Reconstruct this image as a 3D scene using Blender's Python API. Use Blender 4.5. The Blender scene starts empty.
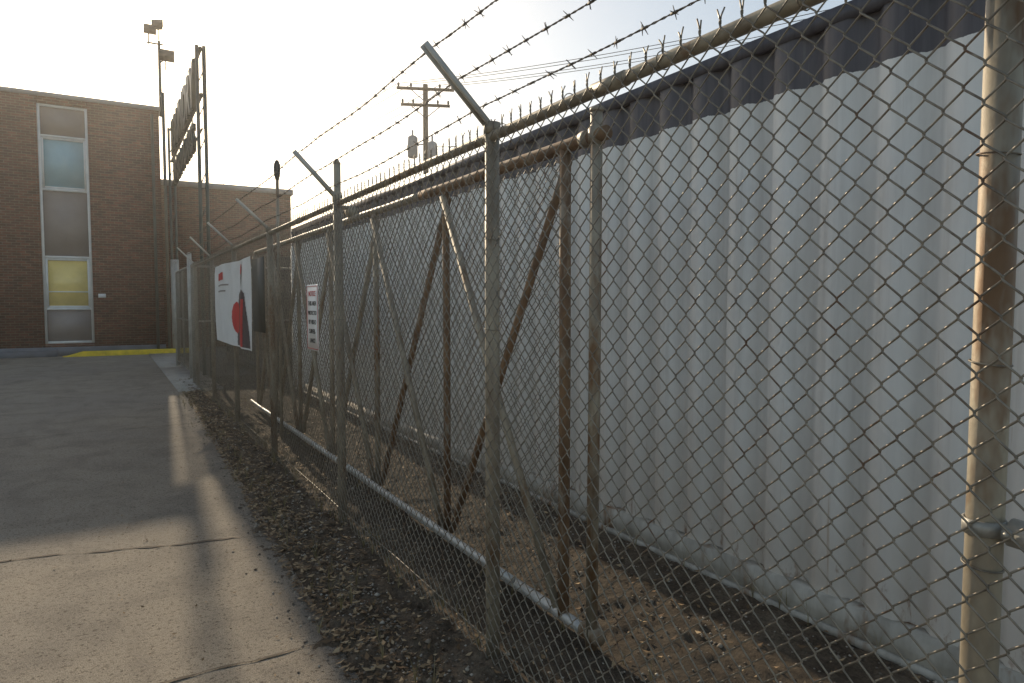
import bpy, math, random
import numpy as np
from mathutils import Vector, noise, Matrix
random.seed(4); rng=np.random.default_rng(4)
S=bpy.context.scene
def link(o,parent=None):
    S.collection.objects.link(o)
    if parent is not None: o.parent=parent
    return o
def empty(name,loc=(0,0,0)):
    e=bpy.data.objects.new(name,None); e.empty_display_size=.2; S.collection.objects.link(e); return e
# ---------------------------------------------------------------- mesh builder
class MB:
    def __init__(s): s.v=[]; s.q=[]; s.n=0; s.t=[]
    def add(s,v,q=None,t=None):
        v=np.asarray(v,dtype=np.float64).reshape(-1,3)
        if q is not None and len(q): s.q.append(np.asarray(q,dtype=np.int64).reshape(-1,4)+s.n)
        if t is not None and len(t): s.t.append(np.asarray(t,dtype=np.int64).reshape(-1,3)+s.n)
        s.v.append(v); s.n+=len(v)
    def box(s,a,b):
        x0,y0,z0=a;x1,y1,z1=b
        s.add([(x0,y0,z0),(x1,y0,z0),(x1,y1,z0),(x0,y1,z0),(x0,y0,z1),(x1,y0,z1),(x1,y1,z1),(x0,y1,z1)],
              [(0,3,2,1),(4,5,6,7),(0,1,5,4),(1,2,6,5),(2,3,7,6),(3,0,4,7)])
    def tube(s,P,r,n=8,ref=None,cap=True):
        P=np.asarray(P,float); m=len(P)
        T=np.zeros_like(P); T[1:-1]=P[2:]-P[:-2]; T[0]=P[1]-P[0]; T[-1]=P[-1]-P[-2]
        T/=np.linalg.norm(T,axis=1)[:,None]+1e-12
        if ref is None:
            ref=(1,0,0) if abs(T[:,0]).mean()<.7 else (0,0,1)
        ref=np.asarray(ref,float)
        U=np.cross(T,ref); U/=np.linalg.norm(U,axis=1)[:,None]+1e-12
        W=np.cross(T,U)
        a=np.arange(n)*2*np.pi/n+np.pi/n
        r=np.broadcast_to(np.asarray(r,float),(m,))
        V=P[:,None,:]+r[:,None,None]*(np.cos(a)[None,:,None]*U[:,None,:]+np.sin(a)[None,:,None]*W[:,None,:])
        i=np.arange(m-1)[:,None]*n; j=np.arange(n)[None,:]; j2=(j+1)%n
        Q=np.stack([i+j,i+j2,i+n+j2,i+n+j],-1).reshape(-1,4)
        V=V.reshape(-1,3)
        if cap:
            V=np.vstack([V,P[0],P[-1]]); t=[]
            for k in range(n):
                t.append((m*n,(k+1)%n,k)); t.append((m*n+1,(m-1)*n+k,(m-1)*n+(k+1)%n))
            s.add(V,Q,t)
        else: s.add(V,Q)
    def obj(s,name,mat,parent=None,smooth=False):
        V=np.vstack(s.v); me=bpy.data.meshes.new(name)
        Q=np.vstack(s.q) if s.q else np.zeros((0,4),int); T=np.vstack(s.t) if s.t else np.zeros((0,3),int)
        me.vertices.add(len(V)); me.vertices.foreach_set('co',V.astype(np.float32).ravel())
        L=np.concatenate([Q.ravel(),T.ravel()]).astype(np.int32)
        me.loops.add(len(L)); me.loops.foreach_set('vertex_index',L)
        np_=len(Q)+len(T); me.polygons.add(np_)
        st=np.concatenate([np.arange(len(Q))*4,len(Q)*4+np.arange(len(T))*3]).astype(np.int32)
        me.polygons.foreach_set('loop_start',st)
        me.update(calc_edges=True); me.validate()
        if smooth: me.polygons.foreach_set('use_smooth',[True]*len(me.polygons))
        if mat: me.materials.append(mat)
        return link(bpy.data.objects.new(name,me),parent)
# ---------------------------------------------------------------- materials
def newmat(name):
    m=bpy.data.materials.new(name); m.use_nodes=True; nt=m.node_tree
    return m,nt,nt.nodes['Principled BSDF']
def N(nt,t,**k):
    n=nt.nodes.new(t)
    for a,b in k.items():
        if a in n.inputs: n.inputs[a].default_value=b
        else: setattr(n,a,b)
    return n
def ramp(nt,src,stops,interp='LINEAR'):
    r=nt.nodes.new('ShaderNodeValToRGB'); e=r.color_ramp.elements; r.color_ramp.interpolation=interp
    while len(e)<len(stops): e.new(.5)
    for i,(p,c) in enumerate(stops):
        e[i].position=p; e[i].color=(*c,1) if len(c)==3 else c
    nt.links.new(src,r.inputs[0]); return r.outputs[0]
def noiz(nt,vec,scale,detail=4,rough=.55,dist=0):
    n=N(nt,'ShaderNodeTexNoise',Scale=scale,Detail=min(detail,5),Roughness=rough,Distortion=dist)
    nt.links.new(vec,n.inputs['Vector']); return n.outputs['Fac']
def mapp(nt,vec,scale=(1,1,1),rot=(0,0,0)):
    m=N(nt,'ShaderNodeMapping'); m.inputs['Scale'].default_value=scale; m.inputs['Rotation'].default_value=rot
    nt.links.new(vec,m.inputs[0]); return m.outputs[0]
def mix(nt,f,a,b,bt='MIX'):
    m=nt.nodes.new('ShaderNodeMix'); m.data_type='RGBA'; m.blend_type=bt
    for s,i in ((f,0),(a,6),(b,7)):
        if hasattr(s,'links'): nt.links.new(s,m.inputs[i])
        elif isinstance(s,(int,float)): m.inputs[i].default_value=s
        else: m.inputs[i].default_value=(*s,1)
    return m.outputs[2]
def mrange(nt,src,a,b,c,d):
    mr=N(nt,'ShaderNodeMapRange')
    for i,v in enumerate((a,b,c,d)): mr.inputs[i+1].default_value=v
    nt.links.new(src,mr.inputs[0]); return mr.outputs[0]
def math_(nt,op,a,b):
    n=N(nt,'ShaderNodeMath',operation=op)
    for i,s in enumerate((a,b)):
        if hasattr(s,'links'): nt.links.new(s,n.inputs[i])
        else: n.inputs[i].default_value=s
    return n.outputs[0]
def bump(nt,bs,h,st=.3,d=.01):
    b=N(nt,'ShaderNodeBump',Strength=st,Distance=d); nt.links.new(h,b.inputs['Height']); nt.links.new(b.outputs[0],bs.inputs['Normal'])
def coord(nt): return nt.nodes.new('ShaderNodeTexCoord').outputs['Object']
def metal(name,c1,c2,c3,metallic=.5,rough=.5,scale=14,rust=.62,bmp=True):
    m,nt,b=newmat(name); co=coord(nt)
    f=noiz(nt,mapp(nt,co,(1,1,.4)),scale,4,.65)
    base=ramp(nt,f,[(.35,c1),(.62,c2)])
    g=noiz(nt,mapp(nt,co,(1,1,.35)),scale*.45,5,.7)
    k=ramp(nt,g,[(rust,(0,0,0)),(rust+.1,(1,1,1))])
    nt.links.new(mix(nt,k,base,c3),b.inputs['Base Color'])
    b.inputs['Metallic'].default_value=metallic
    nt.links.new(ramp(nt,f,[(.3,(rough,)*3),(.7,(min(1,rough+.25),)*3)]),b.inputs['Roughness'])
    if bmp: bump(nt,b,noiz(nt,co,scale*12,3),.25,.002)
    return m
galv=metal('galvanised_steel',(.29,.28,.25),(.45,.43,.39),(.22,.13,.075),.35,.42)
galv_post=metal('galvanised_post',(.225,.19,.145),(.39,.345,.265),(.19,.11,.055),.3,.45,9,.55)
wirem=metal('galvanised_wire',(.15,.13,.105),(.28,.25,.20),(.13,.075,.045),.35,.42,25,.57,False)
rusty=metal('rusted_steel',(.13,.075,.042),(.25,.155,.085),(.33,.28,.22),.15,.65,12,.56)
barbm=metal('barbed_wire_steel',(.10,.085,.07),(.18,.15,.12),(.13,.065,.035),.3,.6,20,.55,False)
def plain(name,c,rough=.6,var=.25,scale=3,metallic=0,bs=0):
    m,nt,b=newmat(name); co=coord(nt)
    f=noiz(nt,co,scale,4,.6)
    nt.links.new(ramp(nt,f,[(.3,tuple(x*(1-var) for x in c)),(.7,tuple(min(1,x*(1+var)) for x in c))]),b.inputs['Base Color'])
    b.inputs['Roughness'].default_value=rough; b.inputs['Metallic'].default_value=metallic
    if bs: bump(nt,b,noiz(nt,co,scale*20,3),bs,.003)
    return m
def concrete(name,base,warm):
    m,nt,b=newmat(name); co=coord(nt)
    big=noiz(nt,co,.45,4,.6,.4); med=noiz(nt,co,2.2,5,.7,.6); fine=noiz(nt,co,45,4,.75); vf=noiz(nt,co,190,2,.6)
    c=mix(nt,ramp(nt,big,[(.35,(0,0,0)),(.65,(1,1,1))]),base,warm)
    c=mix(nt,ramp(nt,med,[(.36,(.7,.7,.7)),(.56,(0,0,0))]),c,tuple(x*.74 for x in base))
    c=mix(nt,.85,c,ramp(nt,fine,[(.36,(.35,.32,.29)),(.47,(1,1,1)),(.66,(1.0,1.0,1.0)),(.78,(1.0,1,1))]),'MULTIPLY')
    c=mix(nt,.8,c,ramp(nt,vf,[(.36,(.34,.33,.31)),(.56,(1,1,1))]),'MULTIPLY')
    st=noiz(nt,mapp(nt,co,(1.6,.35,1)),1.1,4,.6,.3)
    c=mix(nt,ramp(nt,st,[(.54,(0,0,0)),(.70,(.4,.4,.4))]),c,(.16,.14,.12))
    v=N(nt,'ShaderNodeTexVoronoi',Scale=24.0); nt.links.new(co,v.inputs['Vector'])
    c=mix(nt,ramp(nt,v.outputs['Distance'],[(.09,(.85,.85,.85)),(.15,(0,0,0))]),c,(.08,.065,.05))
    nt.links.new(c,b.inputs['Base Color']); b.inputs['Roughness'].default_value=.92; b.inputs['Specular IOR Level'].default_value=.25
    bump(nt,b,math_(nt,'ADD',fine,vf),1.0,.009)
    return m
conc=concrete('weathered_concrete',(.40,.355,.30),(.46,.40,.32))
walkm=concrete('sidewalk_concrete',(.54,.50,.45),(.56,.52,.46))
def soilmat():
    m,nt,b=newmat('soil'); co=coord(nt)
    f=noiz(nt,co,5,5,.7,.5); g=noiz(nt,co,55,5,.75)
    c=ramp(nt,f,[(.3,(.075,.056,.04)),(.5,(.14,.108,.078)),(.7,(.22,.178,.13))])
    c=mix(nt,.8,c,ramp(nt,g,[(.3,(.3,.3,.3)),(.6,(1,1,1)),(.75,(1.0,1,1))]),'MULTIPLY')
    sx=nt.nodes.new('ShaderNodeSeparateXYZ'); nt.links.new(co,sx.inputs[0])
    dk=math_(nt,'MULTIPLY',mrange(nt,sx.outputs[0],1.45,1.9,0,.6),mrange(nt,sx.outputs[0],2.3,2.6,1,0))  # light balance painted in: sunlit yard soil darkened, container's shadow strip left lighter
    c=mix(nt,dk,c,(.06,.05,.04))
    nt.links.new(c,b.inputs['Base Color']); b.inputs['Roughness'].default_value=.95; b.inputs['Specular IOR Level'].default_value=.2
    bump(nt,b,g,.9,.02); return m
soil=soilmat()
def groundmat():
    m,nt,b=newmat('ground'); co=coord(nt)
    f=noiz(nt,co,.4,5,.7,.5); g=noiz(nt,co,40,4,.7)
    c=ramp(nt,f,[(.3,(.10,.085,.07)),(.7,(.18,.155,.125))])
    c=mix(nt,.6,c,ramp(nt,g,[(.3,(.4,.4,.4)),(.6,(1,1,1))]),'MULTIPLY')
    nt.links.new(c,b.inputs['Base Color']); b.inputs['Roughness'].default_value=.95; bump(nt,b,g,.5,.02); return m
def brickmat():
    m,nt,b=newmat('brown_brick'); co=coord(nt)
    sx=nt.nodes.new('ShaderNodeSeparateXYZ'); nt.links.new(co,sx.inputs[0])
    cb=nt.nodes.new('ShaderNodeCombineXYZ'); nt.links.new(math_(nt,'ADD',sx.outputs[0],sx.outputs[1]),cb.inputs[0]); nt.links.new(sx.outputs[2],cb.inputs[1])
    br=N(nt,'ShaderNodeTexBrick',Scale=1.0); nt.links.new(cb.outputs[0],br.inputs['Vector'])
    br.inputs['Color1'].default_value=(.22,.078,.048,1); br.inputs['Color2'].default_value=(.10,.042,.030,1)
    br.inputs['Mortar'].default_value=(.22,.165,.13,1); br.inputs['Mortar Size'].default_value=.010
    br.inputs['Brick Width'].default_value=.215; br.inputs['Row Height'].default_value=.075
    f=noiz(nt,co,.8,4,.6); f2=noiz(nt,mapp(nt,co,(3,3,8)),1.5,3,.5)
    c=mix(nt,.7,br.outputs['Color'],ramp(nt,f,[(.3,(.65,.65,.67)),(.7,(1,1,1))]),'MULTIPLY')
    c=mix(nt,.7,c,ramp(nt,f2,[(.35,(.5,.5,.5)),(.65,(1,1,1))]),'MULTIPLY')
    nt.links.new(c,b.inputs['Base Color']); b.inputs['Roughness'].default_value=.9
    bump(nt,b,br.outputs['Fac'],-.4,.01); return m
brick=brickmat()
def contmat():
    m,nt,b=newmat('painted_container_steel'); co=coord(nt)
    sx=nt.nodes.new('ShaderNodeSeparateXYZ'); nt.links.new(co,sx.inputs[0]); z=sx.outputs[2]
    st=noiz(nt,mapp(nt,co,(1,9,.35)),1.6,5,.65,.2); bl=noiz(nt,co,1.3,5,.65); fi=noiz(nt,co,28,4,.7)
    c=ramp(nt,st,[(.3,(.64,.635,.615)),(.5,(.77,.77,.755)),(.7,(.82,.82,.80))])
    c=mix(nt,.6,c,ramp(nt,bl,[(.3,(.82,.80,.77)),(.6,(1,1,1))]),'MULTIPLY')
    c=mix(nt,mrange(nt,sx.outputs[0],2.905,2.945,0,.25),c,(.42,.40,.37))  # grooves painted darker: rib shading plus some dirt put into the colour
    mu=math_(nt,'MULTIPLY',mrange(nt,z,.2,1.1,.85,0),st)
    c=mix(nt,mu,c,(.38,.30,.22))
    r=noiz(nt,mapp(nt,co,(1,5.0,1.6)),2.4,5,.78,.3)
    a2=math_(nt,'ADD',r,mrange(nt,z,.2,.9,.12,-.2))
    c=mix(nt,ramp(nt,a2,[(.66,(0,0,0)),(.72,(.45,.45,.45)),(.80,(.9,.9,.9))]),c,(.20,.095,.04))
    r2=noiz(nt,mapp(nt,co,(1,22,.8)),1.3,4,.6,.1)
    c=mix(nt,math_(nt,'MULTIPLY',ramp(nt,r2,[(.66,(0,0,0)),(.74,(1,1,1))]),mrange(nt,z,.2,1.7,.6,.1)),c,(.32,.19,.09))
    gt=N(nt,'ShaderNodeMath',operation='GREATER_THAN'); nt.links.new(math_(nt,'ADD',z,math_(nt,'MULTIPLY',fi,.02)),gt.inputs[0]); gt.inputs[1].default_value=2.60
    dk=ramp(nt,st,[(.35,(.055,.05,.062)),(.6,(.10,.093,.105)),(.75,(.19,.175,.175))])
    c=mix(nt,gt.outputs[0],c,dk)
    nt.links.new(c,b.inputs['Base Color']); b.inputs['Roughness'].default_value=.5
    bump(nt,b,bl,.2,.01); return m
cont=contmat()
darkcont=plain('dark_container_paint',(.08,.068,.06),.6,.35,2)
white=plain('white_paint',(.76,.75,.73),.45,.06,4)
framem=plain('white_window_frame',(.70,.70,.68),.5,.08,4)
panelm=plain('grey_spandrel_panel',(.26,.225,.21),.5,.1,2)
capm=plain('parapet_cap',(.30,.30,.31),.6,.2,3)
plinth=plain('plinth_concrete',(.17,.18,.20),.8,.2,3,bs=.2)
yellow=plain('yellow_kerb_paint',(.70,.50,.02),.7,.25,5,bs=.3)
red=plain('red_paint',(.55,.03,.03),.5,.1,4)
black=plain('black_paint',(.02,.02,.022),.5,.2,4)
lampm=plain('lamp_housing',(.06,.055,.05),.5,.2,4)
signsteel=plain('sign_steel',(.06,.075,.07),.5,.3,4,.3)
wood=plain('weathered_wood',(.09,.07,.052),.85,.3,4)
glass1=plain('window_blue_blind',(.30,.50,.56),.08,.08,2)
glass2=plain('window_lit_yellow_blind',(.80,.62,.22),.12,.12,2)  # yellow base colour stands in for the lit interior behind the blinds
# ---------------------------------------------------------------- ground
g=MB(); g.add([(-400,-400,-.07),(400,-400,-.07),(400,400,-.07),(-400,400,-.07)],[(0,1,2,3)]); g.obj('ground',groundmat())
d=MB(); ys=np.linspace(-12,24.2,260); V=[];Q=[]
def cedge(y): return .85+.25*max(0,min(1,(y-3)/9))
for i,y in enumerate(ys):
    ex=cedge(y)+.02*noise.noise(Vector((y*2.2,3,0)))+.012*noise.noise(Vector((y*9,7,0)))
    V+=[(-30,y,0),(ex,y,0),(ex+.012,y,-.012),(ex+.02,y,-.12)]
for i in range(len(ys)-1):
    a=i*4;b=a+4
    for k in range(3): Q.append((a+k,a+k+1,b+k+1,b+k))
d.add(V,Q); drive=d.obj('concrete_driveway',conc)
def ribbon(mb,pts,w,z,step=.04,jit=.012,ws=.6):
    P=[];
    for (x0,y0),(x1,y1) in zip(pts[:-1],pts[1:]):
        L=math.hypot(x1-x0,y1-y0); n=max(2,int(L/step))
        for i in range(n+1):
            t=i/n; P.append((x0+(x1-x0)*t,y0+(y1-y0)*t,(x1-x0)/L,(y1-y0)/L))
    V=[];Q=[]
    for i,(x,y,dx,dy) in enumerate(P):
        j=jit*noise.noise(Vector((x*4,y*4,1)))*2+jit*.6*noise.noise(Vector((x*17,y*17,5)))
        ww=max(w*(1+ws*2*noise.noise(Vector((x*9,y*9,9))))/2,.0015)
        V+=[(x-dy*(j-ww),y+dx*(j-ww),z),(x-dy*(j+ww),y+dx*(j+ww),z)]
    for i in range(len(P)-1): Q.append((2*i,2*i+1,2*i+3,2*i+2))
    mb.add(V,Q)
j=MB()
ribbon(j,[(-12,7.4),(-.56,5.02),(.84,4.70)],.020,.004,step=.02,jit=.018,ws=1.1)
ribbon(j,[(-12,3.15),(.82,3.05)],.011,.0045,step=.02,ws=1.1)
ribbon(j,[(-12,9.6),(1.0,9.6)],.012,.004)
ribbon(j,[(-12,14.5),(1.08,14.5)],.012,.004)
ribbon(j,[(-2.9,-8),(-2.9,24)],.012,.005)
j.obj('driveway_joint',plain('joint_dirt',(.10,.078,.056),.95,.5,14),drive)
def soilh(x,y):
    ex=cedge(y)-.05*noise.noise(Vector((y*1.1,5,0)))-.03*noise.noise(Vector((y*4,9,0)))
    h=.026*noise.noise(Vector((x*3,y*3,0)))+.028*noise.noise(Vector((x*9,y*9,3)))+.020*noise.noise(Vector((x*27,y*27,6)))
    if x>1.6: h*=.6
    t=(x-ex)/.16
    base=-.030 if t<-1 else (-.03+.036*min(1,(t+1)/1.6))
    if x>1.5: base+=.01
    if y>4.2 and y<5.6: base+=.016*math.exp(-((x-.82)/.14)**2)
    return base+h-.002
s=MB(); nx,ny=180,760; X=np.linspace(.5,3.05,nx); Y=np.linspace(-1.5,15.5,ny)
V=[(x,y,soilh(x,y)) for y in Y for x in X]
I=np.arange(ny-1)[:,None]*nx+np.arange(nx-1)[None,:]
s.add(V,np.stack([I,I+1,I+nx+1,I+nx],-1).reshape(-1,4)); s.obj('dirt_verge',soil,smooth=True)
w=MB(); w.box((1.0,13.2,-.1),(1.75,18.2,.02)); w.box((1.0,18.22,-.1),(1.75,23.4,.02)); w.obj('sidewalk',walkm)
k=MB(); V=[];Q=[]
prof=[(0,0),(0,.12),(.02,.15),(.16,.15),(.16,0)]
for i,x in enumerate(np.linspace(-1.2,2.4,30)):
    sc=min(1,max(.15,(x+1.2)/.5))
    for (py,pz) in prof: V.append((x,23.45+py,pz*sc))
for i in range(29):
    for q in range(4): Q.append((i*5+q,i*5+5+q,i*5+6+q,i*5+q+1))
k.add(V,Q); k.add([(-1.2,23.45,0),(-1.2,23.61,0),(-1.2,23.61,.02),(-1.2,23.45,.02)],[(0,1,2,3)]); k.obj('yellow_kerb',yellow)
# ---------------------------------------------------------------- litter
def scatter_leaves(name,n,fx,mat,size):
    m=MB(); V=[];Q=[]
    for i in range(n):
        x,y,z=fx(); s_=random.uniform(*size); a=random.uniform(0,6.28); t=random.uniform(-.5,.5); t2=random.uniform(-.4,.4)
        M=Matrix.Rotation(a,3,'Z')@Matrix.Rotation(t,3,'X')@Matrix.Rotation(t2,3,'Y')
        b=len(V)
        for (u,v,c) in ((-1,0,.25),(0,-.45,0),(1,0,.3),(0,.45,.0)):
            p=M@Vector((u*s_,v*s_,c*s_)); V.append((x+p.x,y+p.y,z+p.z+.004+.3*s_))
        Q.append((b,b+1,b+2,b+3))
    m.add(V,Q); return m.obj(name,mat)
def island(name,stops,rough=.9):
    m,nt,b=newmat(name); ge=nt.nodes.new('ShaderNodeNewGeometry')
    nt.links.new(ramp(nt,ge.outputs['Random Per Island'],stops),b.inputs['Base Color']); b.inputs['Roughness'].default_value=rough; return m
def fx1():
    y=random.uniform(.5,14); ex=cedge(y)-.05; x=ex+abs(random.gauss(0,.26)) if random.random()<.8 else random.uniform(ex,2.85)
    return x,y,max(soilh(x,y),0 if x<cedge(y) else -.02)
scatter_leaves('leaf_litter',9000,fx1,island('dry_leaves',[(0,(.07,.042,.024)),(.5,(.19,.12,.06)),(1,(.40,.30,.18))]),(.006,.026))
def fx2():
    y=random.uniform(1,12); return .85-abs(random.gauss(0,.5)),y,0
scatter_leaves('leaf_litter',420,fx2,bpy.data.materials['dry_leaves'],(.003,.014))
m=MB()
oc=np.array([(1,0,0),(-1,0,0),(0,1,0),(0,-1,0),(0,0,1),(0,0,-1)],float); of=[(0,2,4),(2,1,4),(1,3,4),(3,0,4),(2,0,5),(1,2,5),(3,1,5),(0,3,5)]
for i in range(9000):
    y=random.uniform(.5,14) if random.random()<.5 else random.uniform(.8,6)
    x=random.uniform(.8,2.9) if random.random()<.5 else random.gauss(1.0+.02*y,.15)
    s_=random.uniform(.003,.010)*(2.0 if random.random()<.05 else 1); v=oc*s_*rng.uniform(.6,1.3,(6,3)); v[:,2]*=.7
    a=random.uniform(0,6.28); R=np.array([[math.cos(a),-math.sin(a),0],[math.sin(a),math.cos(a),0],[0,0,1]])
    z=max(soilh(x,y), 0 if x<cedge(y) else -1)
    m.add(v@R.T+np.array([x,y,z+s_*.3]),None,of)
m.obj('gravel',island('gravel_stone',[(0,(.09,.072,.055)),(.6,(.22,.185,.145)),(1,(.44,.40,.34))]),smooth=False)
m=MB()
for i in range(260):
    y=random.uniform(.8,13); x=random.choice([1.36,1.38,1.4,1.78,2.84,1.05,.95])+random.gauss(0,.05); z=soilh(x,y)
    for b in range(random.randint(4,14)):
        a=random.uniform(0,6.28); L=random.uniform(.03,.15); l=random.uniform(.2,.9); w_=.0017
        P=[(x+math.cos(a)*L*l*t*t,y+math.sin(a)*L*l*t*t,z+L*t) for t in (0,.35,.7,1)]
        V=[]
        for q,p in enumerate(P):
            ww=w_*(1-q/3.3); V+=[(p[0]-math.sin(a)*ww,p[1]+math.cos(a)*ww,p[2]),(p[0]+math.sin(a)*ww,p[1]-math.cos(a)*ww,p[2])]
        m.add(V,[(0,1,3,2),(2,3,5,4),(4,5,7,6)])
m.obj('dry_weeds',island('dry_grass',[(0,(.12,.10,.035)),(.5,(.24,.19,.09)),(1,(.36,.3,.17))]))
# ---------------------------------------------------------------- chain link fabric
def fabric(mb,xp,y0,y1,z0,K,w=.035,h=.035,r=.0023,hi=True,top=True,amp=.008,i0=0):
    n=int((y1-y0)/w)
    for i in range(n):
        ph=(i+i0)%2; P=[]
        for kk in range(K+1):
            right=(kk%2==1) if ph==0 else (kk%2==0)
            y=y0+i*w+(w+.0012 if right else -.0012); z=z0+kk*h
            sgn=-1 if right else 1
            if hi:
                yy=y+(-.0030 if right else .0030)
                if kk>0: P.append((xp+.0027*(sgn),yy,z-.0046))
                P.append((xp,y,z))
                if kk<K: P.append((xp-.0027*(sgn),yy,z+.0046))
            else: P.append((xp+.001*(sgn),y,z))
        P=np.array(P)
        yc=y0+i*w
        P[:,0]+=[amp*noise.noise(Vector((yc*.9,z*.9,xp*5))) for z in P[:,2]]
        P[:,1]+=[.006*noise.noise(Vector((yc*2.5,z*2.5,xp*9+4))) for z in P[:,2]]
        P[:,2]+=.006*noise.noise(Vector((yc*1.1,2,xp*9+4)))
        mb.tube(P,r,5 if hi else 4,ref=(1,0,0),cap=False)
        if top:
            right=(K%2==1) if ph==0 else (K%2==0)
            if right:
                yt,zt=P[-1,1],P[-1,2]; x=P[-1,0]; s1=random.uniform(.006,.012); 
                for sg in (-1,1):
                    lean=random.uniform(-.005,.005)
                    mb.tube([(x,yt+sg*.001,zt-.003),(x+.0025*sg,yt,zt+.006),(x,yt-.0025*sg,zt+.012),(x-.0025*sg,yt,zt+.018),(x,yt+.003*sg,zt+.024),(x+lean,yt+s1*sg,zt+random.uniform(.034,.046))],r*.95,4,ref=(1,0,0))
FX=1.4
fence=empty('chain_link_fence')
fb=MB()
fabric(fb,FX-.037,-.9,5.05,.02,64,hi=True)
fb.obj('fabric_mesh',wirem,fence,True)
fb=MB(); fabric(fb,FX-.037,-.9+.035*170,14.55,.02,64,hi=False,r=.0020)
fb.obj('fabric_mesh_far',wirem,fence,True)
posts=[-1.6,.635,2.54,4.77,7.11,9.4,11.7,14.0]
HT=2.29
p=MB()
for i,y in enumerate(posts):
    a=random.uniform(-.012,.012)
    p.tube([(FX,y,-.06),(FX+a*.3,y,1.1),(FX+a,y,HT)],.031,20)
    p.tube([(FX+a,y,HT-.035),(FX+a,y,HT+.012)],.036,20)
p.obj('line_posts',galv_post,fence,True)
p=MB()
def wob(y): return .006*noise.noise(Vector((y*.7,0,8)))
P=[(FX-.008,y,2.245+wob(y)) for y in np.arange(-1.6,14.6,.2)]
p.tube(P,.021,14,ref=(0,0,1))
for y in (-.3,1.75,5.9,8.3,10.6): p.tube([(FX-.008,y-.08,2.245+wob(y)),(FX-.008,y+.08,2.245+wob(y))],.0245,14,ref=(0,0,1))
p.obj('top_rail',galv_post,fence,True)
p=MB()
p.tube([(FX-.03,y,.10+.01*noise.noise(Vector((y,0,0)))) for y in np.arange(-1.5,14.6,.3)],.0026,6,ref=(0,0,1))
for y in posts[1:]:
    for z in np.arange(.3,2.2,.38):
        P=[(FX+.0335*math.cos(t),y+.0335*math.sin(t),z+.004*math.sin(t)) for t in np.linspace(0,2*math.pi,18)]
        p.tube(P,.0018,5,ref=(0,0,1))
for y in np.arange(-.8,14.4,.46):
    P=[(FX-.012+.028*math.cos(t),y,2.245+.026*math.sin(t)) for t in np.linspace(0,2*math.pi,16)]
    p.tube(P,.0018,5,ref=(0,1,0))
p.obj('tie_wires',wirem,fence,True)
p=MB()
yb=.635
for z in (1.135,):
    V=[];n=28
    for t in np.linspace(0,2*math.pi,n,endpoint=False):
        c,s_=math.cos(t),math.sin(t)
        for rr,dz in ((.0315,-.014),(.0355,-.014),(.0355,.014),(.0315,.014)): V.append((FX+rr*c,yb+rr*s_,z+dz))
    Q=[]
    for i in range(n):
        a=i*4;b=((i+1)%n)*4
        for q in range(4): Q.append((a+q,a+(q+1)%4,b+(q+1)%4,b+q))
    p.add(V,Q)
    p.box((FX-.012,yb-.075,z-.014),(FX-.008,yb-.03,z+.014)); p.box((FX+.006,yb-.075,z-.014),(FX+.010,yb-.03,z+.014))
    p.tube([(FX-.032,yb-.050,z),(FX+.03,yb-.050,z)],.006,8,ref=(0,0,1)); p.tube([(FX-.026,yb-.050,z),(FX-.014,yb-.050,z)],.012,6,ref=(0,0,1))
    p.tube([(FX,yb-.045,z),(FX,yb-.12,z-.004)],.026,16,ref=(0,0,1))
    p.tube([(FX,yb-.11,z-.004),(FX,-1.5,z-.01)],.0205,16,ref=(0,0,1))
p.obj('brace_band',galv,fence,True)
p=MB(); arms={}
for i,y in enumerate(posts):
    j1,j2=random.uniform(-.012,.012),random.uniform(-.015,.015)
    if i==2: j1=j2=0
    a=Vector((FX+.005,y,HT-.01)); b=Vector((1.10+j1,y+j2,2.575+j1)); arms[i]=(a,b)
    dr=(b-a).normalized(); nn=Vector((-dr.z,0,dr.x)) 
    hw=.020; th=.0022
    for (u0,u1,v0,v1) in ((-hw,hw,-th,th),(-hw,-hw+2*th,th,.020),(hw-2*th,hw,th,.020)):
        V=[]
        for q in (a,b):
            for (u,v) in ((u0,v0),(u1,v0),(u1,v1),(u0,v1)):
                V.append(tuple(q+Vector((0,u,0))+nn*v))
        p.add(V,[(0,1,2,3),(7,6,5,4),(0,4,5,1),(1,5,6,2),(2,6,7,3),(3,7,4,0)])
p.obj('barb_arms',metal('arm_galvanised_steel',(.42,.41,.38),(.58,.56,.52),(.3,.2,.12),.1,.5),fence)
p=MB()
for t in (.2,.52,.9):
    pts=[]
    for i in range(len(posts)-1):
        A=arms[i][0].lerp(arms[i][1],t); B=arms[i+1][0].lerp(arms[i+1][1],t)
        n=int((B.y-A.y)/.02)
        for q in range(n):
            u=q/n; c=A.lerp(B,u); c.z+= -.05*u*(1-u)*4*.35+.02+.012*noise.noise(Vector((c.y*1.3,t*7,0))); c.x+=.01*noise.noise(Vector((c.y*1.1,t*9,4)))
            pts.append(c)
    pts=np.array([tuple(c) for c in pts])
    for ph in (0,math.pi):
        an=pts[:,1]/.07*2*math.pi+ph
        P=pts.copy(); P[:,0]+=.0021*np.cos(an); P[:,2]+=.0021*np.sin(an)
        p.tube(P,.0018,4,ref=(0,0,1))
    last=-9
    for c in pts:
        if c[1]-last>.115:
            last=c[1]; 
            for q in range(2):
                a=random.uniform(0,math.pi); dy=random.uniform(-.01,.01)
                d1=np.array([math.cos(a),0.25,math.sin(a)])*.021
                p.tube([c-d1+np.array([0,dy,0]),c+np.array([0,dy,0]),c+d1+np.array([0,dy,0])],[.0008,.0020,.0008],4,ref=(0,1,0))
            p.tube([c-np.array([0,.012,0]),c+np.array([0,.012,0])],.0048,6,ref=(0,0,1))
p.obj('barbed_wire',barbm,fence)
cf=empty('chain_link_fence')
p=MB()
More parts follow.
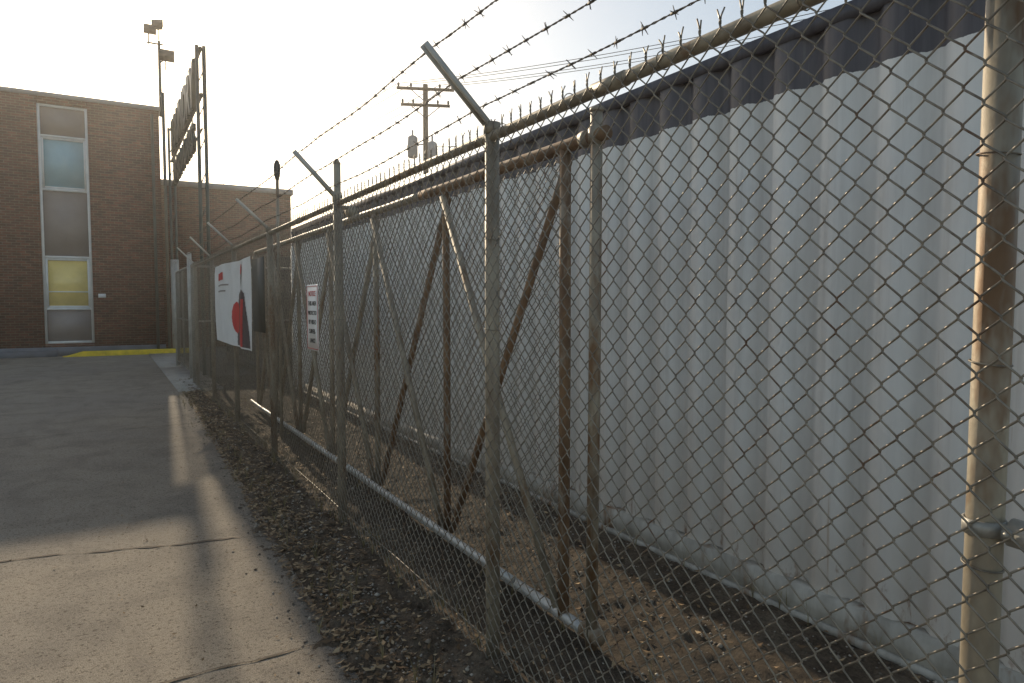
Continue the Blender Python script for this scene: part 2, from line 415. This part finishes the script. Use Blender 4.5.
for x in (1.4,3.4,5.4,7.4): p.tube([(x,14.62,-.06),(x,14.62,2.35)],.036,14)
p.tube([(1.4,14.62,2.27),(7.4,14.62,2.27)],.021,10); p.tube([(1.4,14.62,1.2),(7.4,14.62,1.2)],.018,10)
p.obj('posts',galv,cf,True)
m=MB()
tmp=MB(); fabric(tmp,0,0,6,.02,64,hi=False,r=.002)
V=np.vstack(tmp.v); Q=np.vstack(tmp.q); V2=np.stack([1.4+V[:,1],14.58+V[:,0],V[:,2]],-1); m.add(V2,Q)
m.obj('fabric_mesh',wirem,cf,True)
gp=empty('swing_gate')
p=MB()
for y in (15.3,18.6):
    p.tube([(1.42,y,-.05),(1.42,y,2.55)],.045,16); p.tube([(1.42,y,2.55),(1.42,y,2.58)],[.05,.02],16)
for z in (.15,1.2,2.3): p.tube([(1.42,15.38,z),(1.42,18.5,z)],.02,10,ref=(0,0,1))
for y in (15.4,16.9,18.48): p.tube([(1.42,y,.15),(1.42,y,2.3)],.02,10)
p.obj('frame',galv,gp,True)
fb=MB(); fabric(fb,1.4,15.4,18.48,.15,61,hi=False,top=False,r=.002); fb.obj('fabric_mesh',wirem,gp,True)
# ---------------------------------------------------------------- sliding gate
gate=empty('sliding_gate'); GX=1.80
vy=[2.58,3.86,5.15,6.42,7.69,8.96,10.2]
p=MB(); q=MB(); e=MB()
p.tube([(GX,y,2.26+.006*noise.noise(Vector((y,0,1)))) for y in np.arange(2.28,4.3,.15)],.031,16,ref=(0,0,1))
q.tube([(GX,y,2.26+.006*noise.noise(Vector((y,0,1)))) for y in np.arange(4.2,10.3,.15)],.028,16,ref=(0,0,1))
for i,y in enumerate(vy):
    (p if i<2 else q).tube([(GX,y,.08),(GX+.003,y,1.2),(GX,y,2.26)],.027 if i==0 else .022,14)
for i in range(len(vy)-1):
    a,b=vy[i],vy[i+1]; off=.024
    (q).tube([(GX-off,a+.02,.12),(GX-off,b-.01,2.2)],.021,12)
    (p if i<2 else q).tube([(GX+off,b-.02,.12),(GX+off,a+.01,2.2)],.021,12)
e.tube([(GX,y,.08+.008*noise.noise(Vector((y,0,7)))) for y in np.arange(2.36,10.3,.15)],.026,16,ref=(0,0,1))
e.tube([(GX-.09,y,.16+.008*noise.noise(Vector((y,3,7)))) for y in np.arange(2.9,10.3,.15)],.02,12,ref=(0,0,1))
q2=MB(); q2.tube([(GX-.01,2.35,.03),(GX-.01,2.34,1.2),(GX,2.35,2.36)],.026,18)
q2.tube([(GX,2.35,2.36),(GX,2.35,2.375),(GX,2.35,2.385)],[.03,.028,.01],18)
for z in (.09,2.26): q2.tube([(GX,2.35,z-.035),(GX,2.35,z+.035)],.036,18)
q2.tube([(GX,2.39,2.26),(GX,2.44,2.26)],.038,16,ref=(0,0,1))
q2.tube([(GX,2.30,.09),(GX,2.42,.09)],.034,16,ref=(0,0,1))
p.obj('rusted_frame',rusty,gate,True); q.obj('frame',galv_post,gate,True); e.obj('bottom_rails',metal('bright_galvanised_rail',(.42,.42,.41),(.58,.58,.56),(.3,.22,.14),.4,.35),gate,True); q2.obj('latch_post',galv_post,gate,True)
fb=MB(); fabric(fb,GX+.05,2.62,5.2,.1,61,hi=True,top=False,r=.0021); fb.obj('fabric_mesh',wirem,gate,True)
fb=MB(); fabric(fb,GX+.05,2.62+.035*73,10.2,.1,61,hi=False,top=False,r=.002); fb.obj('fabric_mesh_far',wirem,gate,True)
gg=empty('gate_guide_post'); p=MB()
p.tube([(1.68,5.75,-.05),(1.68,5.75,2.72)],.03,16); p.tube([(1.68,5.75,2.72),(1.68,5.75,2.76)],[.034,.012],16)
p.tube([(1.68,5.75,2.36),(1.8,5.75,2.36)],.018,10,ref=(0,0,1)); p.tube([(1.8,5.7,2.33),(1.8,5.8,2.33)],.045,16,ref=(0,0,1))
p.obj('post',galv_post,gg,True)
sc=empty('security_camera_post'); p=MB()
p.tube([(1.66,8.0,-.05),(1.66,8.0,3.0)],.018,14); p.obj('post',galv_post,sc,True)
p=MB(); p.tube([(1.66,8.0,2.93),(1.66,8,2.98),(1.66,8,3.04),(1.66,8,3.1),(1.66,8,3.14),(1.66,8,3.15)],[.02,.032,.037,.034,.02,.01],16)
p.obj('camera_head',lampm,sc,True)
# ---------------------------------------------------------------- shipping containers
def container(y0,y1,x0,x1,H,mat,railmat,nm):
    c=empty(nm)
    m=MB(); prof=[]; y=y0+.16; pitch=.278
    while y<y1-.16-pitch:
        prof+=[(y,.045),(y+.072,.045),(y+.118,0),(y+.232,0)]; y+=pitch
    prof.append((y,.045)); prof.append((y1-.16,.045))
    zs=np.linspace(.16,H-.06,14)
    for face,sgn in ((x0,1),(x1,-1)):
        V=[];Q=[]
        for z in zs:
            for (yy,dd) in prof: V.append((face+sgn*dd+.009*noise.noise(Vector((yy*1.2,z*1.2,face))),yy,z))
        n=len(prof); I=np.arange(len(zs)-1)[:,None]*n+np.arange(n-1)[None,:]
        m.add(V,np.stack([I,I+n,I+n+1,I+1],-1).reshape(-1,4))
    for yy in (y0+.05,y1-.05): m.box((x0+.1,yy-.02,.16),(x1-.1,yy+.02,H-.06))
    m.obj('side_panels',mat,c)
    m=MB()
    m.box((x0+.06,y0+.1,H-.06),(x1-.06,y1-.1,H-.03)); m.obj('roof',mat,c)
    m=MB()
    for x,s_ in ((x0,1),(x1,-1)):
        a,b=sorted((x-s_*.008,x+s_*.055)); m.box((a,y0+.16,H-.07),(b,y1-.16,H))
        for yy in (y0,y1-.16):
            a,b=sorted((x-s_*.012,x+s_*.16)); m.box((a,yy,.0),(b,yy+.16,H+.004))
    m.obj('top_rails_and_corner_posts',mat,c)
    m=MB()
    for x,s_ in ((x0,1),(x1,-1)):
        a,b=sorted((x-s_*.03,x+s_*.05)); m.box((a,y0+.162,.03),(b,y1-.162,.17))
        a,b=sorted((x-s_*.055,x-s_*.03)); m.box((a,y0+.162,.01),(b,y1-.162,.045))
    m.obj('bottom_rail',railmat,c)
    return c
railm=metal('container_rail_paint',(.32,.285,.24),(.52,.48,.42),(.22,.12,.06),0,.7,7,.54)
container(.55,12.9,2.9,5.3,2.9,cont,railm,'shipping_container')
container(15.2,21.2,2.9,5.3,2.59,darkcont,darkcont,'shipping_container')
# ---------------------------------------------------------------- signs on the fence
ROT=(math.radians(90),0,math.radians(-90))
def text(s_,name,size,loc,mat,parent,extr=.0008,ax='CENTER',bold=0):
    cu=bpy.data.curves.new(name,'FONT'); cu.body=s_; cu.size=size; cu.extrude=extr; cu.align_x=ax; cu.offset=bold
    o=bpy.data.objects.new(name,cu); cu.materials.append(mat); o.location=loc; o.rotation_euler=ROT; link(o,parent); return o
ws=empty('warning_sign'); p=MB(); sxp=FX-.048; yc,zc=5.33,1.44; hw,hh=.17,.255
V=[];n=0; cs=[]
for (cy,cz,a0) in ((hw-.02,hh-.02,0),(-hw+.02,hh-.02,90),(-hw+.02,-hh+.02,180),(hw-.02,-hh+.02,270)):
    for a in range(0,91,15): cs.append((yc+cy+.02*math.cos(math.radians(a0+a)),zc+cz+.02*math.sin(math.radians(a0+a))))
n=len(cs); V=[(sxp,a,b) for a,b in cs]+[(sxp-.002,a,b) for a,b in cs]+[(sxp,yc,zc),(sxp-.002,yc,zc)]
T=[];Q=[]
for i in range(n):
    k2=(i+1)%n; T+= [(2*n,k2,i),(2*n+1,n+i,n+k2)]; Q.append((i,k2,n+k2,n+i))
p.add(V,Q,T); p.obj('plate',white,ws)
p=MB(); ox=sxp-.0045
for (a,b) in (((yc-hw+.012,zc+hh-.016),(yc+hw-.012,zc+hh-.012)),((yc-hw+.012,zc-hh+.012),(yc+hw-.012,zc-hh+.016)),((yc-hw+.012,zc-hh+.016),(yc-hw+.016,zc+hh-.016)),((yc+hw-.016,zc-hh+.016),(yc+hw-.012,zc+hh-.016))):
    p.box((ox,a[0],a[1]),(ox+.002,b[0],b[1]))
p.obj('red_border',red,ws)
for i,(tx,sz) in enumerate((('NOTICE',.058),('THIS AREA',.05),('PROTECTED',.045),('BY VIDEO',.05),('SURVEIL-',.05),('LANCE',.05))):
    text(tx,'line_%d'%i,sz,(sxp-.0035,yc,zc+.165-.072*i),red if i==0 else black,ws,bold=.0)
bn=empty('fence_banner')
DY=-.42
def bx(y,z):
    top=max(0,1-abs(z-2.07)/.1)
    return FX-.06-.022*noise.noise(Vector((y*2.0,z*1.1,2)))-.012*math.sin(y*7+z*2)*(1-top)
y0,y1,z0,z1=8.35,11.2,1.02,2.07
def sheet(ya,yb_,za,zb,off,mat,name,fn=None,nyy=60,nzz=24):
    V=[];Q=[]
    for jz in range(nzz+1):
        for iy in range(nyy+1):
            y=ya+(yb_-ya)*iy/nyy; z=za+(zb-za)*jz/nzz
            zz=z-.03*math.sin((y-8.35)/2.85*math.pi*2)*(z-1.0)*.4
            V.append((bx(y,z)-off,y+DY,zz))
    for jz in range(nzz):
        for iy in range(nyy):
            y=ya+(yb_-ya)*(iy+.5)/nyy; z=za+(zb-za)*(jz+.5)/nzz
            if fn is None or fn(y,z):
                a=jz*(nyy+1)+iy; Q.append((a,a+nyy+1,a+nyy+2,a+1))
    m=MB(); m.add(V,Q); return m.obj(name,mat,bn,True)
sheet(y0,y1,z0,z1,0,white,'vinyl')
def fig(y,z):
    return ((y-8.95)/.15)**2+((z-1.86)/.13)**2<1 or (abs(y-8.92)<.30+.25*(1.62-z) and 1.04<z<1.68+.05*math.cos((y-8.92)*6)) 
sheet(y0,9.75,z0+.02,z1-.02,.004,plain('printed_dark',(.07,.05,.055),.5,.6,6),'printed_figure',fig,100,70)
sheet(y0,10.0,z0+.02,z1-.02,.007,red,'printed_red',lambda y,z: ((y-9.32)/.24)**2+((z-1.38)/.19)**2<1 or (abs(y-8.95)<.15 and z>1.90 and ((y-8.95)/.18)**2+((z-1.87)/.15)**2<1) or (abs(y-8.75-(1.6-z)*.3)<.09 and z<1.6),110,70)
sheet(10.35,10.95,1.86,1.96,.004,red,'logo',None,30,6)
sheet(10.0,10.95,1.78,1.80,.004,panelm,'text_line',None,30,3)
sheet(10.2,10.95,1.70,1.72,.004,panelm,'text_line',None,30,3)
ds=MB(); ds.box((FX-.052,7.2,1.25),(FX-.047,7.85,2.02)); ds.obj('privacy_panel',plain('dark_green_panel',(.03,.035,.03),.6,.3,5))
# ---------------------------------------------------------------- brick building
bb=empty('brick_building'); BY=24.3; H=7.55
m=MB(); strips=[(-10.3,-9.05),(-6.0,-4.75),(-1.66,-.41)]; xs=[-16]+[v for s_ in strips for v in s_]+[1.5]
for i in range(0,len(xs),2): m.box((xs[i],BY,.25),(xs[i+1],BY+.3,H))
for a,b in strips: m.box((a,BY,7.35),(b,BY+.3,H)); m.box((a,BY,.25),(b,BY+.3,.35))
m.box((-16,BY+.3,.25),(1.5,36,H)); m.obj('walls',brick,bb)
m=MB(); m.box((-16.06,BY-.05,H),(1.55,36.05,H+.12)); m.obj('parapet_cap',capm,bb)
m=MB(); m.box((-16.03,BY-.03,-.05),(1.52,36.03,.248)); m.box((-16,BY-.55,-.05),(-1.35,BY-.035,.16)); m.obj('plinth',plinth,bb)
fr=MB(); pn=MB(); g1=MB(); g2=MB()
for a,b in strips:
    Yf=BY+.05
    for (u,v) in ((a,a+.07),(b-.07,b)): fr.box((u,Yf-.03,.352),(v,Yf+.06,7.348))
    for z in (.352,1.35,2.88,4.85,6.4,7.278): fr.box((a+.07,Yf-.025,z),(b-.07,Yf+.06,z+.07))
    for (z0_,z1_) in ((.422,1.35),(2.95,4.85),(6.47,7.278)): pn.box((a+.07,Yf+.01,z0_),(b-.07,Yf+.05,z1_))
    for (z0_,z1_,gm) in ((1.42,2.88,g2),(4.92,6.40,g1)):
        gm.box((a+.13,Yf+.02,z0_+.06),(b-.13,Yf+.05,z1_-.06))
        for (u,v,s0,s1) in ((a+.07,a+.13,z0_,z1_),(b-.13,b-.07,z0_,z1_),(a+.13,b-.13,z0_,z0_+.06),(a+.13,b-.13,z1_-.06,z1_)): fr.box((u,Yf-.01,s0),(v,Yf+.055,s1))
        if gm is g2: fr.box((a+.13,Yf-.005,z0_+.46),(b-.13,Yf+.051,z0_+.49))
fr.obj('window_frames',framem,bb); pn.obj('spandrel_panels',panelm,bb); g1.obj('upper_window_glass',glass1,bb); g2.obj('lower_window_glass',glass2,bb)
m=MB(); m.box((-.28,BY-.1,1.72),(-.08,BY-.002,1.84)); m.obj('wall_lamp',framem,bb)
m=MB(); m.tube([(1.3,BY-.06,.1),(1.3,BY-.06,7.4)],.045,12); m.obj('downpipe',signsteel,bb)
m=MB(); m.box((1.502,27.5,-.05),(6.2,36,5.75)); m.obj('wing_walls',brick,bb)
m=MB(); m.box((1.505,27.42,5.75),(6.28,36.05,5.95)); m.obj('wing_roof_edge',capm,bb)
# ---------------------------------------------------------------- overhead entrance sign
os_=empty('overhead_entrance_sign'); OX=1.78; Ya,Yb=15.8,23.6
m=MB()
for y in (Ya,Yb):
    for dx in (-.07,.07):
        m.tube([(OX+dx,y,-.05),(OX+dx,y,6.9)],.036,10)
    for z in np.arange(.5,6.8,.7): m.tube([(OX-.07,y,z),(OX+.07,y,z+.35)],.012,6,ref=(0,1,0))
for z in (6.85,5.9): 
    m.tube([(OX,Ya,z),(OX,Yb,z)],.04,8,ref=(0,0,1))
m.tube([(OX,Ya,5.2),(OX,Yb,5.2)],.02,8,ref=(0,0,1))
for y in np.linspace(Ya,Yb,8): m.tube([(OX+.04,y,5.2),(OX+.04,y,6.85)],.014,6)
m.obj('frame',signsteel,os_,True)
text('FOUNDRY',    'letters',1.3,(OX-.03,(Ya+Yb)/2,5.93),signsteel,os_,.05,bold=.04)
text('RIVER WORKS','lower_letters',.85,(OX-.03,(Ya+Yb)/2,5.0),signsteel,os_,.04,bold=.02)
m=MB(); m.tube([(OX,Yb,-.05),(OX,Yb,2.9)],.12,14); m.obj('sleeve',galv,os_,True)
# ---------------------------------------------------------------- floodlight pole
fp=empty('floodlight_pole'); PX,PY=1.62,25.2
m=MB(); m.tube([(PX,PY,7.6),(PX,PY,10.0)],[.05,.04],12); m.tube([(PX,PY-1.0,-.05),(PX,PY-1.0,8.1),(PX,PY,8.2)],.045,10)
m.tube([(PX-.35,PY,9.9),(PX+.12,PY,9.9)],.025,8,ref=(0,0,1))
m.tube([(PX,PY,9.3),(PX+.1,PY-.2,9.35)],.025,8,ref=(0,0,1)); m.obj('pole',signsteel,fp,True)
m=MB()
for (cx,cz,s_,tl) in ((PX-.3,10.25,.19,.3),(PX-.02,10.42,.17,-.3),(PX+.16,9.5,.24,.2)):
    V=[];R=Matrix.Rotation(tl,3,'X')@Matrix.Rotation(tl,3,'Z')
    for (sx,sz,y) in ((1,1,-.12),(.45,.45,.14)):
        for a,b in ((-1,-1),(1,-1),(1,1),(-1,1)):
            v=R@Vector((a*s_*sx,y,b*s_*.75*sz)); V.append((cx+v.x,PY-.2+v.y,cz+v.z))
    m.add(V,[(0,1,2,3),(7,6,5,4),(0,4,5,1),(1,5,6,2),(2,6,7,3),(3,7,4,0)])
    m.tube([(cx,PY-.1,cz-.1),(cx,PY,cz-.4)],.018,6)
m.obj('floodlights',lampm,fp)
# ---------------------------------------------------------------- utility poles
def upole(x,y,h,rot,nm='utility_pole'):
    u=empty(nm); u.location=(x,y,0); u.rotation_euler=(0,0,rot)
    m=MB(); m.tube([(0,0,-.1),(0,0,h)],[.17,.12],12)
    for z,L in ((h-.25,1.35),(h-1.0,1.15)):
        m.box((-L,-.19,z-.06),(L,-.09,z+.06)); 
        for s_ in (-1,1): m.tube([(s_*.7,-.14,z-.03),(0,-.12,z-.6)],.02,6,ref=(0,1,0))
    m.obj('pole_and_crossarms',wood,u)
    m=MB()
    for z,L in ((h-.19,1.35),(h-.94,1.15)):
        for s_ in (-.93,-.5,.5,.93): m.tube([(s_*L,-.14,z),(s_*L,-.14,z+.08),(s_*L,-.14,z+.16),(s_*L,-.14,z+.2)],[.03,.06,.05,.02],8)
    m.obj('insulators',black,u,True)
    m=MB()
    for (cx,cy,z0_,r) in ((-.62,0,h-3.4,.24),(.30,-.25,h-3.7,.22)):
        m.tube([(cx,cy,z0_-.05),(cx,cy,z0_),(cx,cy,z0_+.9),(cx,cy,z0_+.98)],[r*.7,r,r,r*.6],16)
        m.tube([(cx,cy,z0_+.98),(cx,cy,z0_+1.25)],.045,8)
        m.tube([(cx,cy,z0_+.6),(0,0,z0_+.6)],.03,6,ref=(0,0,1))
    m.obj('transformers',capm,u,True)
upole(13.2,30.5,11.9,math.radians(-22)); upole(30,-8,11.9,math.radians(-30)); upole(3,75,11.9,math.radians(-15))
pl=empty('power_line'); m=MB()
def wire(a,b,sag):
    m.tube([tuple(Vector(a).lerp(Vector(b),t)+Vector((0,0,-sag*4*t*(1-t)))) for t in np.linspace(0,1,30)],.013,4,ref=(0,0,1))
for dx in (-1.2,-.6,.6,1.2):
    wire((13.2+dx,30.5-dx*.4,11.9),(30+dx*.8,-8-dx*.6,11.9),1.2); wire((13.2+dx,30.5-dx*.4,11.9),(3+dx,75-dx*.3,11.9),1.3)
wire((13.2,30.5,9.0),(30,-8,9.0),1.3)
m.obj('wires',black,pl)
# ---------------------------------------------------------------- thin haze (real participating air)
m=MB(); m.box((-45,-12,-.5),(45,60,14)); hz=m.obj('haze',None)
hm=bpy.data.materials.new('air_haze'); hm.use_nodes=True; nt=hm.node_tree; nt.nodes.remove(nt.nodes['Principled BSDF'])
vs=nt.nodes.new('ShaderNodeVolumeScatter'); vs.inputs['Density'].default_value=.0015; vs.inputs['Anisotropy'].default_value=.68; vs.inputs['Color'].default_value=(1,.95,.88,1)
nt.links.new(vs.outputs[0],nt.nodes['Material Output'].inputs['Volume']); hz.data.materials.append(hm)
# ---------------------------------------------------------------- light
EL=math.radians(22.0); AZ=math.radians(3.3)
w=bpy.data.worlds.new("World"); S.world=w; w.use_nodes=True; nt=w.node_tree
sky=nt.nodes.new('ShaderNodeTexSky'); sky.sky_type='NISHITA'; sky.sun_disc=False; sky.sun_elevation=EL; sky.sun_rotation=AZ
sky.air_density=1.0; sky.dust_density=1.4; sky.ozone_density=1.0
gm_=nt.nodes.new('ShaderNodeGamma'); gm_.inputs[1].default_value=.72; nt.links.new(sky.outputs[0],gm_.inputs[0])
mo=mix(nt,1.0,gm_.outputs[0],(1.72,1.66,1.53),'MULTIPLY')
bg=nt.nodes['Background']; nt.links.new(mo,bg.inputs[0]); bg.inputs[1].default_value=.15
sl=bpy.data.lights.new('sun','SUN'); sl.energy=4.6; sl.angle=math.radians(.5); sl.color=(1,.83,.60)
so=bpy.data.objects.new('sun',sl); link(so)
dirv=Vector((math.sin(AZ)*math.cos(EL),math.cos(AZ)*math.cos(EL),math.sin(EL)))
so.rotation_euler=(-dirv).to_track_quat('-Z','Y').to_euler(); so.location=(0,0,20)
cd=bpy.data.cameras.new('camera'); cd.lens=24; cd.sensor_width=36; cd.clip_end=2000; cd.clip_start=.05
cam=bpy.data.objects.new('camera',cd); link(cam); cam.location=(0,0,1.55); cam.rotation_euler=(math.radians(90-3.2),0,math.radians(-30.5))
S.camera=cam
S.view_settings.view_transform='Standard'; S.view_settings.look='None'; S.view_settings.exposure=0
